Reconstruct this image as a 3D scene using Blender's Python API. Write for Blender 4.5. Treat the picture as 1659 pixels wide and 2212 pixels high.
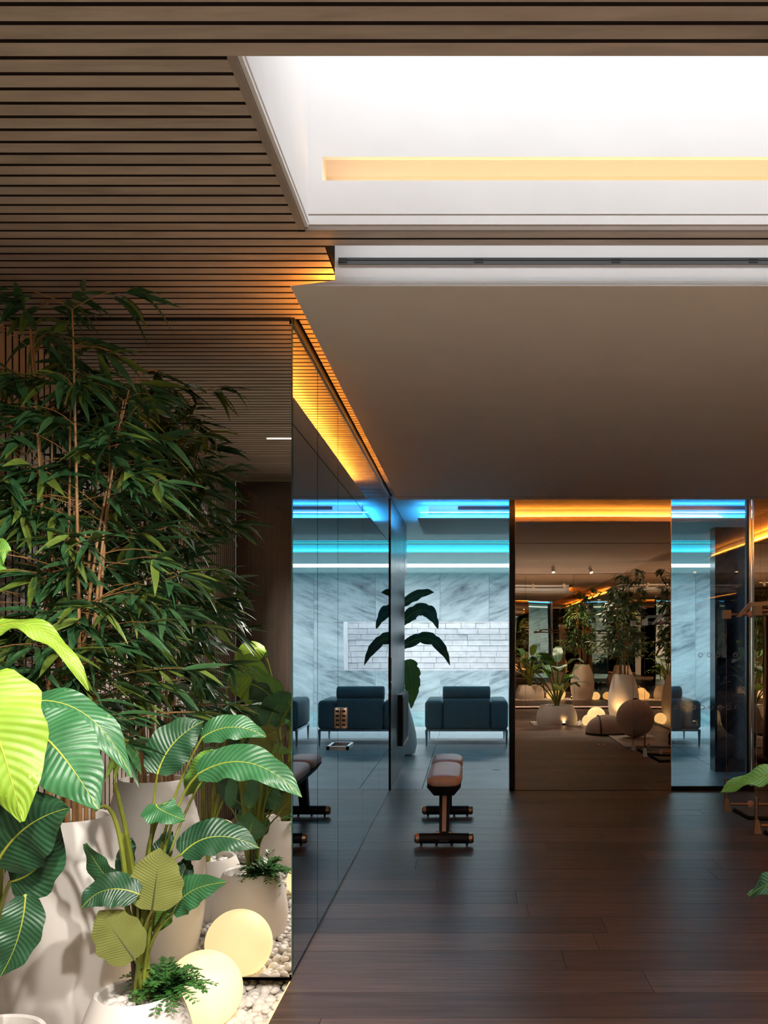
import bpy, bmesh, math, random
from mathutils import Vector, Matrix
R = random.Random(7)
S = bpy.context.scene
for o in list(bpy.data.objects): bpy.data.objects.remove(o)
C = bpy.context.collection
F, VX, VY, EYE = 2050.0, 1012.0, 1382.0, 1.35

# ---------------------------------------------------------------- camera, world, exposure
cam = bpy.data.cameras.new('camera'); co = bpy.data.objects.new('camera', cam); C.objects.link(co)
co.location = (0, 0, EYE); co.rotation_euler = (math.pi/2, 0, 0)
cam.sensor_fit = 'VERTICAL'; cam.sensor_height = 36; cam.sensor_width = 27
cam.lens = F/2212*36; cam.shift_x = (829.5-VX)/2212; cam.shift_y = (VY-1106)/2212
cam.clip_start = 0.02; cam.clip_end = 200
S.camera = co
w = bpy.data.worlds.new('sky'); S.world = w; w.use_nodes = True
w.node_tree.nodes['Background'].inputs[0].default_value = (0.75, 0.85, 1, 1)
w.node_tree.nodes['Background'].inputs[1].default_value = 0.3
S.view_settings.view_transform = 'Standard'; S.view_settings.look = 'None'
S.view_settings.gamma = 1; S.view_settings.use_curve_mapping = False
S.view_settings.exposure = 0.85
SKY_E, AMBER_E, BLUE_E, CYAN_E, SPA_E, BALL_E, SPOT_W, BASE_FILL_E = 1.52, 38.0, 24.0, 3.4, 6.6, .62, 118.0, 125.0

# ---------------------------------------------------------------- materials
def nm(name):
    m = bpy.data.materials.new(name); m.use_nodes = True
    nt = m.node_tree; return m, nt, nt.nodes['Principled BSDF']
def node(nt, t, **kw):
    n = nt.nodes.new(t)
    for k, v in kw.items(): setattr(n, k, v)
    return n
def setp(b, col=None, rough=None, metal=None, spec=None):
    if col is not None: b.inputs['Base Color'].default_value = (*col, 1)
    if rough is not None: b.inputs['Roughness'].default_value = rough
    if metal is not None: b.inputs['Metallic'].default_value = metal
    if spec is not None: b.inputs['Specular IOR Level'].default_value = spec
def ramp(nt, fac, stops):
    r = node(nt, 'ShaderNodeValToRGB'); e = r.color_ramp.elements
    while len(e) < len(stops): e.new(0.5)
    for i, (p, c) in enumerate(stops): e[i].position = p; e[i].color = (*c, 1)
    nt.links.new(fac, r.inputs[0]); return r.outputs[0]
def coords(nt, scale=(1,1,1), rot=(0,0,0), rnd=0.0, kind='Object'):
    t = node(nt, 'ShaderNodeTexCoord'); mp = node(nt, 'ShaderNodeMapping')
    mp.inputs['Scale'].default_value = scale; mp.inputs['Rotation'].default_value = rot
    nt.links.new(t.outputs[kind], mp.inputs['Vector'])
    if rnd:
        oi = node(nt, 'ShaderNodeObjectInfo'); mu = node(nt, 'ShaderNodeMath', operation='MULTIPLY')
        mu.inputs[1].default_value = rnd; nt.links.new(oi.outputs['Random'], mu.inputs[0])
        cb = node(nt, 'ShaderNodeCombineXYZ')
        for i in range(3): nt.links.new(mu.outputs[0], cb.inputs[i])
        nt.links.new(cb.outputs[0], mp.inputs['Location'])
    return mp.outputs[0]
def noise(nt, vec, scale=5, detail=4, rough=.5, dist=0):
    n = node(nt, 'ShaderNodeTexNoise'); n.inputs['Scale'].default_value = scale
    n.inputs['Detail'].default_value = detail; n.inputs['Roughness'].default_value = rough
    n.inputs['Distortion'].default_value = dist
    nt.links.new(vec, n.inputs['Vector']); return n.outputs[0]
def bump(nt, b, h, strength=.2, dist=.005):
    n = node(nt, 'ShaderNodeBump'); n.inputs['Strength'].default_value = strength
    n.inputs['Distance'].default_value = dist
    nt.links.new(h, n.inputs['Height']); nt.links.new(n.outputs[0], b.inputs['Normal'])
def plain(name, col, rough=.5, metal=0, var=.06, scale=6, bumps=0, spec=None):
    m, nt, b = nm(name); setp(b, col, rough, metal, spec)
    n = noise(nt, coords(nt), scale, 3)
    lo = tuple(max(0, c*(1-var)) for c in col); hi = tuple(min(1, c*(1+var)) for c in col)
    nt.links.new(ramp(nt, n, [(.3, lo), (.7, hi)]), b.inputs['Base Color'])
    if bumps: bump(nt, b, n, bumps)
    return m
def emit(name, col, s):
    m, nt, b = nm(name); setp(b, (0,0,0), .6, 0, 0)
    b.inputs['Emission Color'].default_value = (*col, 1); b.inputs['Emission Strength'].default_value = s
    return m
def mirror(name, col, wav=0.0):
    m, nt, b = nm(name); nt.nodes.remove(b)
    g = node(nt, 'ShaderNodeBsdfGlossy'); g.inputs['Color'].default_value = (*col, 1); g.inputs['Roughness'].default_value = 0.0
    nt.links.new(g.outputs[0], nt.nodes['Material Output'].inputs[0])
    if wav: bump(nt, g, noise(nt, coords(nt, (1,1,1)), 1.1, 0), wav, .02)
    return m
def glassm(name, tint, ior=1.5, boost=1.6):
    m, nt, b = nm(name); nt.nodes.remove(b)
    t = node(nt, 'ShaderNodeBsdfTransparent'); t.inputs[0].default_value = (*tint, 1)
    g = node(nt, 'ShaderNodeBsdfGlossy'); g.inputs['Roughness'].default_value = 0.0; g.inputs['Color'].default_value = (.95,.95,.95,1)
    fr = node(nt, 'ShaderNodeFresnel'); fr.inputs[0].default_value = ior
    mu = node(nt, 'ShaderNodeMath', operation='MULTIPLY', use_clamp=True); mu.inputs[1].default_value = boost
    nt.links.new(fr.outputs[0], mu.inputs[0])
    mx = node(nt, 'ShaderNodeMixShader'); nt.links.new(mu.outputs[0], mx.inputs[0])
    nt.links.new(t.outputs[0], mx.inputs[1]); nt.links.new(g.outputs[0], mx.inputs[2])
    nt.links.new(mx.outputs[0], nt.nodes['Material Output'].inputs[0]); return m
def grain(name, a, bcol, rough, scale, rnd, tone, bmp=.15, spec=None):
    m, nt, b = nm(name); setp(b, a, rough, 0, spec)
    v = coords(nt, scale, rnd=rnd)
    n = noise(nt, v, 1.0, 6, .6, .6)
    c = ramp(nt, n, [(.32, a), (.7, bcol)])
    oi = node(nt, 'ShaderNodeObjectInfo'); mr = node(nt, 'ShaderNodeMapRange')
    mr.inputs[3].default_value = 1-tone; mr.inputs[4].default_value = 1+tone
    nt.links.new(oi.outputs['Random'], mr.inputs[0])
    vm = node(nt, 'ShaderNodeVectorMath', operation='SCALE')
    nt.links.new(c, vm.inputs[0]); nt.links.new(mr.outputs[0], vm.inputs['Scale'])
    nt.links.new(vm.outputs[0], b.inputs['Base Color']); bump(nt, b, n, bmp, .002)
    return m
def marble(name, ang, dark=False):
    m, nt, b = nm(name); setp(b, (.7,.72,.74), .12 if dark else .25)
    v = coords(nt, (1,1,1), (0, ang, 0), rnd=9.0)
    st = node(nt, 'ShaderNodeMapping'); st.inputs['Scale'].default_value = (.42, .6, 1.3)
    nt.links.new(v, st.inputs[0])
    n1 = noise(nt, st.outputs[0], 1.5, 9, .62, .9)
    st2 = node(nt, 'ShaderNodeMapping'); st2.inputs['Scale'].default_value = (1.6, 4, 9); nt.links.new(v, st2.inputs[0])
    n2 = noise(nt, st2.outputs[0], 1.4, 8, .65, .5)
    mx = node(nt, 'ShaderNodeMath', operation='MULTIPLY_ADD'); mx.inputs[1].default_value = .45
    sc = node(nt, 'ShaderNodeMath', operation='MULTIPLY'); sc.inputs[1].default_value = .6
    nt.links.new(n1, sc.inputs[0]); nt.links.new(n2, mx.inputs[0]); nt.links.new(sc.outputs[0], mx.inputs[2])
    if dark: st_ = [(.38,(.004,.004,.006)),(.5,(.018,.016,.022)),(.62,(.05,.045,.055)),(.75,(.09,.085,.1))]
    else: st_ = [(.33,(.13,.15,.175)),(.43,(.33,.36,.39)),(.51,(.53,.56,.59)),(.66,(.74,.76,.78))]
    nt.links.new(ramp(nt, mx.outputs[0], st_), b.inputs['Base Color']); return m
def leafmat(name, a, bcol, rough=.38, stripes=46, spec=.5):
    m, nt, b = nm(name); setp(b, a, rough, 0, spec)
    t = node(nt, 'ShaderNodeUVMap'); sx = node(nt, 'ShaderNodeSeparateXYZ'); nt.links.new(t.outputs[0], sx.inputs[0])
    ab = node(nt, 'ShaderNodeMath', operation='ABSOLUTE'); nt.links.new(sx.outputs[1], ab.inputs[0])
    ma = node(nt, 'ShaderNodeMath', operation='MULTIPLY_ADD'); ma.inputs[1].default_value = -.16
    nt.links.new(ab.outputs[0], ma.inputs[0]); nt.links.new(sx.outputs[0], ma.inputs[2])
    mu = node(nt, 'ShaderNodeMath', operation='MULTIPLY'); mu.inputs[1].default_value = stripes*2.4
    nt.links.new(ma.outputs[0], mu.inputs[0])
    si = node(nt, 'ShaderNodeMath', operation='SINE'); nt.links.new(mu.outputs[0], si.inputs[0])
    n = noise(nt, coords(nt, (1,1,1), rnd=5), 9, 3)
    ad = node(nt, 'ShaderNodeMath', operation='MULTIPLY_ADD'); ad.inputs[1].default_value = .12
    nt.links.new(si.outputs[0], ad.inputs[0]); nt.links.new(n, ad.inputs[2])
    nt.links.new(ramp(nt, ad.outputs[0], [(.25, a), (.75, bcol)]), b.inputs['Base Color'])
    bump(nt, b, si.outputs[0], .22, .004); return m

M = dict(
 slat=grain('greige wood slat', (.36,.285,.235), (.52,.43,.36), .55, (3.5,22,22), 7, .10),
 slatback=plain('dark groove backing', (.010,.007,.006), .9, spec=.1),
 slat_shade=plain('groove shade on slat side', (.022,.015,.012), .85, spec=.1),
 wallslat=grain('pale vertical slat', (.30,.245,.21), (.42,.35,.30), .55, (20,20,3), 7, .08),
 plank=grain('dark oak plank', (.100,.060,.046), (.200,.128,.098), .38, (2.2,42,42), 11, .30, .12, .35),
 plaster=plain('white plaster', (.80,.80,.80), .7, var=.02),
 panel=plain('off white plaster panel', (.80,.735,.68), .75, var=.02),
 spawhite=plain('spa ceiling paint', (.62,.68,.68), .7, var=.02),
 frame=plain('greige metal bead', (.33,.27,.235), .45, var=.05),
 black=plain('black metal', (.008,.008,.009), .35, 0),
 blackmetal=plain('dark bronze jamb', (.02,.016,.014), .25, .6),
 rib=plain('ribbed dark steel', (.085,.095,.115), .30, .75, var=.15, scale=2),
 bronze=plain('polished bronze', (.66,.44,.31), .28, 1),
 chrome=plain('brushed chrome', (.75,.75,.77), .18, 1),
 copper=plain('copper leather', (.92,.62,.50), .42, 0, var=.05, bumps=.05, spec=.8),
 white=plain('matte white ceramic', (.82,.78,.74), .55, var=.02, scale=3),
 pebble=plain('white pebble', (.72,.68,.64), .45, var=.12, scale=14),
 bed=plain('sand bed', (.34,.30,.27), .9, var=.3, scale=40),
 mir=mirror('silver mirror', (.80,.80,.79)),
 mirside=mirror('grey mirror', (.66,.72,.76), .02),
 mirbronze=mirror('bronze mirror', (.84,.72,.59), .05),
 mirdark=mirror('smoked mirror', (.30,.27,.26)),
 edge=plain('green glass edge', (.03,.10,.08), .2, 0),
 glass=glassm('clear teal glass', (.80,.90,.93)),
 frost=plain('frosted ring', (.8,.84,.86), .6),
 marbA=marble('streaked marble', .42), marbB=marble('mirrored marble', .30), marbD=marble('dark marble', .8, True),
 brickw=plain('white split stone', (.66,.67,.69), .7, var=.10, scale=9, bumps=.5),
 stone=plain('blue grey stone', (.22,.25,.27), .38, var=.22, scale=2.2),
 palestone=plain('pale pool stone', (.50,.54,.56), .5, var=.06),
 water=plain('pool water', (.16,.40,.42), .05, 0, var=.35, scale=3, bumps=.15),
 fabric=plain('slate wool', (.20,.245,.275), .9, var=.35, scale=120, bumps=.25),
 sofaleg=plain('satin steel leg', (.42,.45,.48), .3, .8),
 ball=plain('taupe felt ball', (.42,.32,.27), .75, var=.08, scale=60, bumps=.1),
 rubber=plain('black rubber', (.012,.011,.011), .55),
 mat=plain('pale leather mat', (.42,.32,.26), .5, var=.05),
 sky=emit('skylight diffuser', (.95,.97,1.0), SKY_E),
 amber=emit('amber led', (1.0,.36,.045), AMBER_E),
 blue=emit('blue led', (.045,.42,1.0), BLUE_E),
 cyan=emit('cyan led', (.04,.72,1.0), CYAN_E),
 spal=emit('white light line', (.92,.97,1.0), SPA_E),
 niche_day=emit('niche daylight stand-in', (.95,.98,1.0), 4.2), warm=emit('warm led', (1.0,.52,.17), 5.0), slot_fill=emit('added slot fill', (.95,.97,1.0), 3.2), edgew=emit('edge led', (1.0,.55,.16), 2.0), base_fill=emit('added base fill', (1.0,.81,.69), BASE_FILL_E),  # slot and base emitters are added fill; the niche one stands in for daylight
 glow=emit('glowing globe', (1.0,.74,.36), BALL_E),
 lens=emit('lamp lens', (1.0,.75,.45), 4.0),
 line=emit('line light', (1.0,.85,.65), 2.0),
 lf_dark=leafmat('dark banana leaf', (.010,.050,.022), (.030,.105,.042)),
 lf_mid=leafmat('green banana leaf', (.022,.105,.035), (.055,.20,.075)),
 lf_lime=leafmat('lime banana leaf', (.20,.35,.022), (.30,.46,.055), .45),
 lf_olive=leafmat('olive leaf underside', (.155,.175,.042), (.215,.235,.065), .6, 60, .2),
 lf_fresh=leafmat('fresh leaf underside', (.10,.26,.03), (.17,.36,.06), .5),
 rib_y=plain('yellow midrib', (.42,.46,.06), .5),
 rib_d=plain('dark midrib', (.07,.075,.025), .5),
 petiole=plain('yellow green stalk', (.19,.22,.028), .4, var=.35, scale=9),
 trunk=plain('brown sheath', (.065,.048,.026), .6, var=.4, scale=20),
 cane=plain('tan bamboo cane', (.30,.155,.055), .45, var=.25, scale=14),
 bam=leafmat('bamboo leaf', (.016,.065,.022), (.052,.135,.045), .42, 3),
 bam2=leafmat('yellowish bamboo leaf', (.075,.13,.018), (.15,.21,.035), .42, 3),
 fern=leafmat('fern leaflet', (.03,.12,.025), (.08,.24,.05), .35, 3),
)

cb_=M['copper'].node_tree.nodes['Principled BSDF']; cb_.inputs['Coat Weight'].default_value=.3; cb_.inputs['Coat Roughness'].default_value=.45; cb_.inputs['Coat Tint'].default_value=(1,.78,.68,1); cb_.inputs['Specular Tint'].default_value=(1,.74,.62,1)
setp(M['glow'].node_tree.nodes['Principled BSDF'], (.70,.60,.38), .5, 0, .3)
# ---------------------------------------------------------------- mesh helpers
class MB:
    def __init__(s): s.V=[]; s.F=[]; s.M=[]; s.UV=None
    def box(s, x0,x1,y0,y1,z0,z1, m=0):
        n=len(s.V); s.V += [(x,y,z) for z in (z0,z1) for y in (y0,y1) for x in (x0,x1)]
        s.F += [(n,n+2,n+3,n+1),(n+4,n+5,n+7,n+6),(n,n+1,n+5,n+4),(n+2,n+6,n+7,n+3),(n,n+4,n+6,n+2),(n+1,n+3,n+7,n+5)]
        s.M += [m]*6; return s
    def hexa(s, P8, m=0):            # 8 points: bottom ring of 4 (ccw), then top ring of 4
        n=len(s.V); s.V += [tuple(p) for p in P8]
        s.F += [(n+3,n+2,n+1,n),(n+4,n+5,n+6,n+7)] + [(n+i,n+(i+1)%4,n+4+(i+1)%4,n+4+i) for i in range(4)]
        s.M += [m]*6; return s
    def rbox(s, x0,x1,y0,y1,z0,z1, r=.02, seg=3, m=0):
        bm=bmesh.new(); bmesh.ops.create_cube(bm, size=1)
        for v in bm.verts: v.co=((x0+x1)/2+v.co.x*(x1-x0),(y0+y1)/2+v.co.y*(y1-y0),(z0+z1)/2+v.co.z*(z1-z0))
        bmesh.ops.bevel(bm, geom=bm.edges[:], offset=r, segments=seg, profile=.5, affect='EDGES')
        n=len(s.V); bm.verts.index_update(); s.V += [tuple(v.co) for v in bm.verts]
        for f in bm.faces: s.F.append(tuple(n+v.index for v in f.verts)); s.M.append(m)
        bm.free(); return s
    def tube(s, path, rad, n=8, m=0, cap=True):
        P=[Vector(p) for p in path]; k=len(P)
        if not hasattr(rad,'__len__'): rad=[rad]*k
        t0=(P[1]-P[0]).normalized(); up=Vector((0,0,1)) if abs(t0.z)<.9 else Vector((1,0,0))
        side=t0.cross(up).normalized(); base=len(s.V)
        for i,p in enumerate(P):
            t=(P[min(i+1,k-1)]-P[max(i-1,0)]).normalized()
            side=(side-t*side.dot(t)).normalized(); b=t.cross(side)
            for j in range(n):
                a=2*math.pi*j/n; s.V.append(tuple(p+(side*math.cos(a)+b*math.sin(a))*rad[i]))
        for i in range(k-1):
            for j in range(n):
                j2=(j+1)%n; s.F.append((base+i*n+j,base+(i+1)*n+j,base+(i+1)*n+j2,base+i*n+j2)); s.M.append(m)
        if cap:
            s.F.append(tuple(base+j for j in range(n))); s.F.append(tuple(base+(k-1)*n+j for j in reversed(range(n)))); s.M += [m,m]
        return s
    def lathe(s, prof, c=(0,0,0), n=32, m=0):      # profile of (radius, z)
        base=len(s.V)
        for r,z in prof:
            for j in range(n):
                a=2*math.pi*j/n; s.V.append((c[0]+r*math.cos(a),c[1]+r*math.sin(a),c[2]+z))
        for i in range(len(prof)-1):
            for j in range(n):
                j2=(j+1)%n; s.F.append((base+i*n+j,base+i*n+j2,base+(i+1)*n+j2,base+(i+1)*n+j)); s.M.append(m)
        s.F.append(tuple(base+j for j in reversed(range(n)))); s.F.append(tuple(base+(len(prof)-1)*n+j for j in range(n))); s.M += [m,m]
        return s
    def ball(s, c, r, sc=(1,1,1), nu=32, nv=18, m=0):
        prof=[(r*math.sin(math.pi*(i+.02)/(nv+.04)), -r*math.cos(math.pi*(i+.02)/(nv+.04))) for i in range(nv+1)]
        b=len(s.V); s.lathe(prof,(0,0,0),nu,m)
        for i in range(b,len(s.V)):
            v=s.V[i]; s.V[i]=(c[0]+v[0]*sc[0],c[1]+v[1]*sc[1],c[2]+v[2]*sc[2])
        return s
    def mesh(s, name, mats, smooth=True, ang=40):
        me=bpy.data.meshes.new(name); me.from_pydata(s.V,[],s.F)
        for m in (mats if isinstance(mats,(list,tuple)) else [mats]): me.materials.append(M[m])
        me.polygons.foreach_set('material_index', s.M)
        if s.UV:
            uv=me.uv_layers.new(name='UVMap')
            for l in me.loops: uv.data[l.index].uv = s.UV[l.vertex_index]
        me.polygons.foreach_set('use_smooth',[smooth]*len(me.polygons))
        if smooth: me.set_sharp_from_angle(angle=math.radians(ang))
        me.update(); return me
    def build(s, name, mats, parent=None, smooth=True, ang=40):
        return put(name, s.mesh(name,mats,smooth,ang), parent)
def put(name, me, parent=None, mat=None):
    o=bpy.data.objects.new(name, me); C.objects.link(o)
    if parent is not None:
        o.parent=parent; o.matrix_parent_inverse=parent_inv(parent)
    if mat is not None: o.matrix_basis=mat
    return o
def parent_inv(p):
    t=Matrix.Identity(4); q=p
    while q is not None:
        t = t @ Matrix.Identity(4); break
    return world(p).inverted()
def world(o):
    w_=o.matrix_basis.copy()
    if o.parent is not None: w_ = world(o.parent) @ o.matrix_parent_inverse @ w_
    return w_
def tag(o, label, cat, group=None, kind=None):
    o['label']=label; o['category']=cat
    if group: o['group']=group
    if kind: o['kind']=kind
    return o
def thing(name, loc, label, cat, group=None, kind=None):
    o=bpy.data.objects.new(name,None); C.objects.link(o); o.location=loc; o.empty_display_size=.1
    return tag(o,label,cat,group,kind)
def P(px,py,Y): return Vector(((px-VX)*Y/F, Y, EYE-(py-VY)*Y/F))
def bez(a,c,b,n=8): return [a*(1-t)**2+c*2*t*(1-t)+b*t*t for t in [i/n for i in range(n+1)]]

# ---------------------------------------------------------------- dimensions
XM, YE, YP, ZC, SEAM = -.705, 3.80, 8.50, 2.64, 2.215      # side mirror x, end mirror y, partition y, slat height, mirror seam
XL, XR, YB, YBL = -1.90, 3.00, -1.50, -.15
ZB = -.105                                                  # planting bed base
# ---------------------------------------------------------------- floor
fl = MB()
fl.box(XM,1.035,YB,YP+.1,-.30,-.016).box(1.035,XR,2.09,YP+.1,-.30,-.016).box(1.035,XR,YB,1.06,-.30,-.016)
fl.box(1.035,XR,1.06,2.09,-.30,-.06)
floor = fl.build('floor','black'); tag(floor,'dark brown oak plank floor of the gym','floor',kind='structure')
PW=.245; y=3.387-PW*20; k=0
while y < YP+.09:
    y0,y1=max(y,YB),min(y+PW,YP+.1)
    if y1-y0>.02:
        x=XM-R.random()*2.0; 
        while x<XR:
            L=R.uniform(1.5,2.3); x0,x1=max(x,XM),min(x+L,XR); x+=L
            if x1-x0<.03: continue
            spans=[(x0,x1,y0,y1)]
            if y1>1.06 and y0<2.09 and x1>1.035:
                spans=[]
                if x0<1.035: spans.append((x0,1.035,y0,y1))
                xa=max(x0,1.035)
                if y0<1.06: spans.append((xa,x1,y0,1.06))
                if y1>2.09: spans.append((xa,x1,2.09,y1))
            for (a,b,c,d) in spans:
                if b-a<.02 or d-c<.02: continue
                put('plank', MB().box(-(b-a)/2+.0012,(b-a)/2-.0012,-(d-c)/2+.0014,(d-c)/2-.0014,-.015,0).mesh('plank','plank',False), floor, Matrix.Translation(((a+b)/2,(c+d)/2,0)))
    y+=PW
# planting bed pit left
bed = MB().box(XL,XM-.0,YBL,YE+.28,-.30,ZB).box(XM-.004,XM,YBL,YE+.3,-.3,-.02)
o=bed.build('floor_bed','bed'); tag(o,'sunken bed floor under the white pebbles beside the gym floor','floor',kind='structure')
# warm LED under the floor edge
o=MB().box(XM-.012,XM-.004,YB+1.5,YE,-.030,-.018).build('light_strip','edgew'); tag(o,'warm led strip under the floor edge along the left pebble bed','led strip')

# ---------------------------------------------------------------- ceiling and slats
SX0,SX1,SY0,SY1 = -.52,2.45,2.098,2.990          # skylight opening
NX0,NX1,NY0,NY1 = -.46,2.48,3.32,7.60            # neck of the suspended panel
cl=MB()
zt,zu=ZC+.013,ZC+.30
cl.box(XL,SX0-.014,YB,3.115,zt,zu).box(SX0-.014,SX1,YB,SY0,zt,zu).box(SX1,XR,YB,3.115,zt,zu).box(SX0-.014,SX1,SY1+.0,3.115,zt,ZC+.09)
cl.box(XL,NX0,3.115,YE+.3,zt,zu).box(XM-.1,NX0,YE+.3,YP+.1,zt,zu).box(NX1,XR,3.115,YP+.1,zt,zu).box(NX0,NX1,NY1,YP+.1,zt,zu)
cl.box(NX0,NX1,3.115,NY0,ZC+.2,zu)
ceil=cl.build('ceiling','slatback',smooth=False); tag(ceil,'greige slatted ceiling with dark grooves','ceiling',kind='structure')
SP=.0593; GW=.013
cache={}
def sidebox(m,keep):      # show face keeps the wood, the sides carry the groove shade as dark colour
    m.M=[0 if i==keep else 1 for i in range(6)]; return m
def slat(x0,x1,yc,wd,par,mat='slat',h=.014):
    key=(round(x1-x0,3),round(wd,4),mat)
    if key not in cache: cache[key]=sidebox(MB().box(-(x1-x0)/2,(x1-x0)/2,-wd/2,wd/2,0,h),0).mesh('slat',[mat,'slat_shade'],False)
    put('slat',cache[key],par,Matrix.Translation(((x0+x1)/2,yc,ZC)))
g=1.926-SP*57
rows=[]
while g<YP+.02:
    yc=g+SP/2; wd=SP-GW
    if yc-wd/2>YB and yc+wd/2<YP+.08:
        left = XL if yc<YE else XM+.022
        if SY0-.01<yc<SY1: segs=[(left,SX0-.014),(SX1+.02,XR)]
        elif 3.115<yc<NY1: segs=[(left,NX0-.012),(NX1+.012,XR)]
        else: segs=[(left,XR)]
        for a,b in segs: rows.append((a,b,yc,wd))
    g+=SP
for a,b,yc,wd in rows: slat(a,b,yc,wd,ceil)
# skylight bead, lip and shaft
o=MB().box(SX0-.014,SX0+.006,SY0,SY1,ZC-.004,ZC+.05).build('skylight_bead','frame',ceil,False)
MB().box(SX0-.014,SX1,SY1-.012,SY1,ZC-.004,ZC+.05).build('skylight_bead','frame',ceil,False)
sk=thing('skylight',(1.0,2.54,ZC+.05),'large white recessed skylight in the slatted ceiling','skylight')
H=3.40; XS=SX0+.018; YS=2.975
MB().box(XS-.011,XS,SY0-.0,YS,ZC+.004,H).build('shaft_side','plaster',sk,False)
MB().box(SX1,SX1+.02,SY0,YS,ZC+.045,H).build('shaft_side','plaster',sk,False)
MB().box(XS-.02,SX1+.02,SY0-.02,SY0,ZC+.024,H).build('shaft_front','plaster',sk,False)
NZ0,NZ1,NX=2.79,2.864,-.458
b=MB().box(XS-.02,SX1+.02,YS,YS+.02,ZC+.045,NZ0).box(XS-.02,SX1+.02,YS,YS+.02,NZ1,H).box(XS-.02,NX,YS,YS+.02,NZ0,NZ1)
b.build('shaft_back','plaster',sk,False)
MB().box(NX-.01,SX1+.02,YS+.10,YS+.12,NZ0-.02,NZ1+.06).box(NX-.02,NX-.0,YS+.02,YS+.1,NZ0-.02,NZ1+.06).box(NX-.01,SX1,YS+.02,YS+.1,NZ0-.02,NZ0).box(NX-.01,SX1,YS+.02,YS+.1,NZ1+.055,NZ1+.07).build('light_niche','plaster',sk,False)
MB().box(NX+.02,SX1,YS+.03,YS+.05,NZ0+.001,NZ0+.006).build('light_strip','warm',sk,False)
MB().box(XS,SX1,SY0,YS,H-.02,H).build('diffuser','sky',sk,False)
MB().box(XS,XS+.003,SY0,YS,ZC+.018,ZC+.026).box(XS-.018,SX1,YS,YS+.006,ZC+.012,ZC+.04).build('lip','plaster',sk,False)

# ---------------------------------------------------------------- suspended panels
def susp(label, x0,x1,y0,y1,z,ins,rise,top,mat,led,nz):
    t=thing('ceiling_panel',((x0+x1)/2,(y0+y1)/2,z),label,'ceiling panel')
    i=ins
    MB().hexa([(x0,y0,z),(x1,y0,z),(x1,y1,z),(x0,y1,z),(x0+i,y0+i,z+rise),(x1-i,y0+i,z+rise),(x1-i,y1-i,z+rise),(x0+i,y1-i,z+rise)]).build('panel_body',mat,t,False)
    MB().box(x0+i,x1-i,y0+i+nz,y1-i-nz,z+rise,top).build('neck','plaster' if mat=='panel' else mat,t,False)
    e=.018; zl=z+rise+.002
    if led=='amber': MB().box(x0+i,x1-i,3.118,3.124,z+rise+.105,z+rise+.135).build('slot_fill_strip','slot_fill',t,False)  # strip added to brighten the panel chamfer and the fascia
    for (a,b,c,d) in ((x0+i-e-.004,x0+i-.004,y0+i+.13,y1-i),(x1-i+.004,x1-i+.004+e,y0+i+.13,y1-i),(x0+i,x1-i,y1-i-nz+.002,y1-i-nz+e)):
        MB().box(a,b,c,d,zl,zl+.004).build('light_strip',led,t,False)
    return t
pan=susp('large pale suspended ceiling panel over the gym floor',-.58,2.60,3.086,7.78,2.50,.12,.063,ZC+.20,'panel','amber',.06)
# neck sides are exactly at NX0..NX1; linear air vent on its front
v=MB().box(-.445,2.4,NY0-.072,NY0-.066,2.636,2.658).build('air_vent','black',pan,False)
for q in (-.445,.02,.49,.96,1.5): MB().box(q,q+.03,NY0-.075,NY0-.0715,2.640,2.654).build('vent_clip','rubber',v,False)
MB().box(-.42,2.4,NY0-.075,NY0-.072,2.648,2.650).build('vent_blade','rubber',v,False)
MB().box(-.58+.0,2.6,7.62,7.626,2.4995,2.5003).build('joint_line','slatback',pan,False)

# ---------------------------------------------------------------- garden end mirror, side mirror wall, left wall
wl=MB().box(XL-.1,XL-.022,YBL,YE+.1,-.30,zu).build('wall_left','slatback',smooth=False); tag(wl,'pale vertical slat wall behind the left planting bed','wall',kind='structure')
ws=sidebox(MB().box(XL-.022,XL,-(SP-GW)/2,(SP-GW)/2,ZB,ZC),5).mesh('wall_slat',['wallslat','slat_shade'],False)
y=YBL+.03
while y<YE-.02: put('slat',ws,wl,Matrix.Translation((0,y,0))); y+=SP
we=MB().box(XL,XM-.012,YE+.02,YE+.06,-.02,ZC+.02).box(XL,XM-.012,YE+.27,YE+.3,-.30,0).box(XL,XM-.012,YE+.02,YE+.3,-.02,-.01).build('wall_front_left','black',smooth=False)
tag(we,'mirrored end wall behind the planting bed','wall',kind='structure')
for a,b,z0,z1 in ((XL,XM-.004,0.0,SEAM-.0015),(XL,XM-.004,SEAM+.0015,ZC-.012)):
    MB().box(a,b,YE,YE+.012,z0,z1).build('mirror_panel','mir',we,False)
    MB().box(b,b+.004,YE-.001,YE+.013,z0,z1).build('glass_edge','edge',we,False)
MB().box(XL,XM-.004,YE-.004,YE,ZC-.012,ZC).build('mirror_trim','black',we,False)
wsd=MB().box(XM-.09,XM-.012,YE+.06,YP,-.02,ZC+.02).build('wall_left_far','black',smooth=False); tag(wsd,'mirror clad side wall beside the gym floor','wall',kind='structure')
SEG=[(3.806,4.428),(4.440,5.118),(5.130,6.308),(6.312,7.448),(7.452,8.495)]
for i,(a,b) in enumerate(SEG):
    MB().box(XM-.012,XM,a,b,SEAM+.002,ZC-.028).build('mirror_panel','mirside',wsd,False)
    if i not in (1,2): MB().box(XM-.012,XM,a,b,.012,SEAM-.002).build('mirror_panel','mirside',wsd,False)
MB().box(XM-.012,XM+.008,YE,YP,ZC-.026,ZC+.02).build('shadow_gap','black',wsd,False)
MB().box(XM-.012,XM+.002,YE,YP,0,.010).build('floor_channel','blackmetal',wsd,False)
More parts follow.
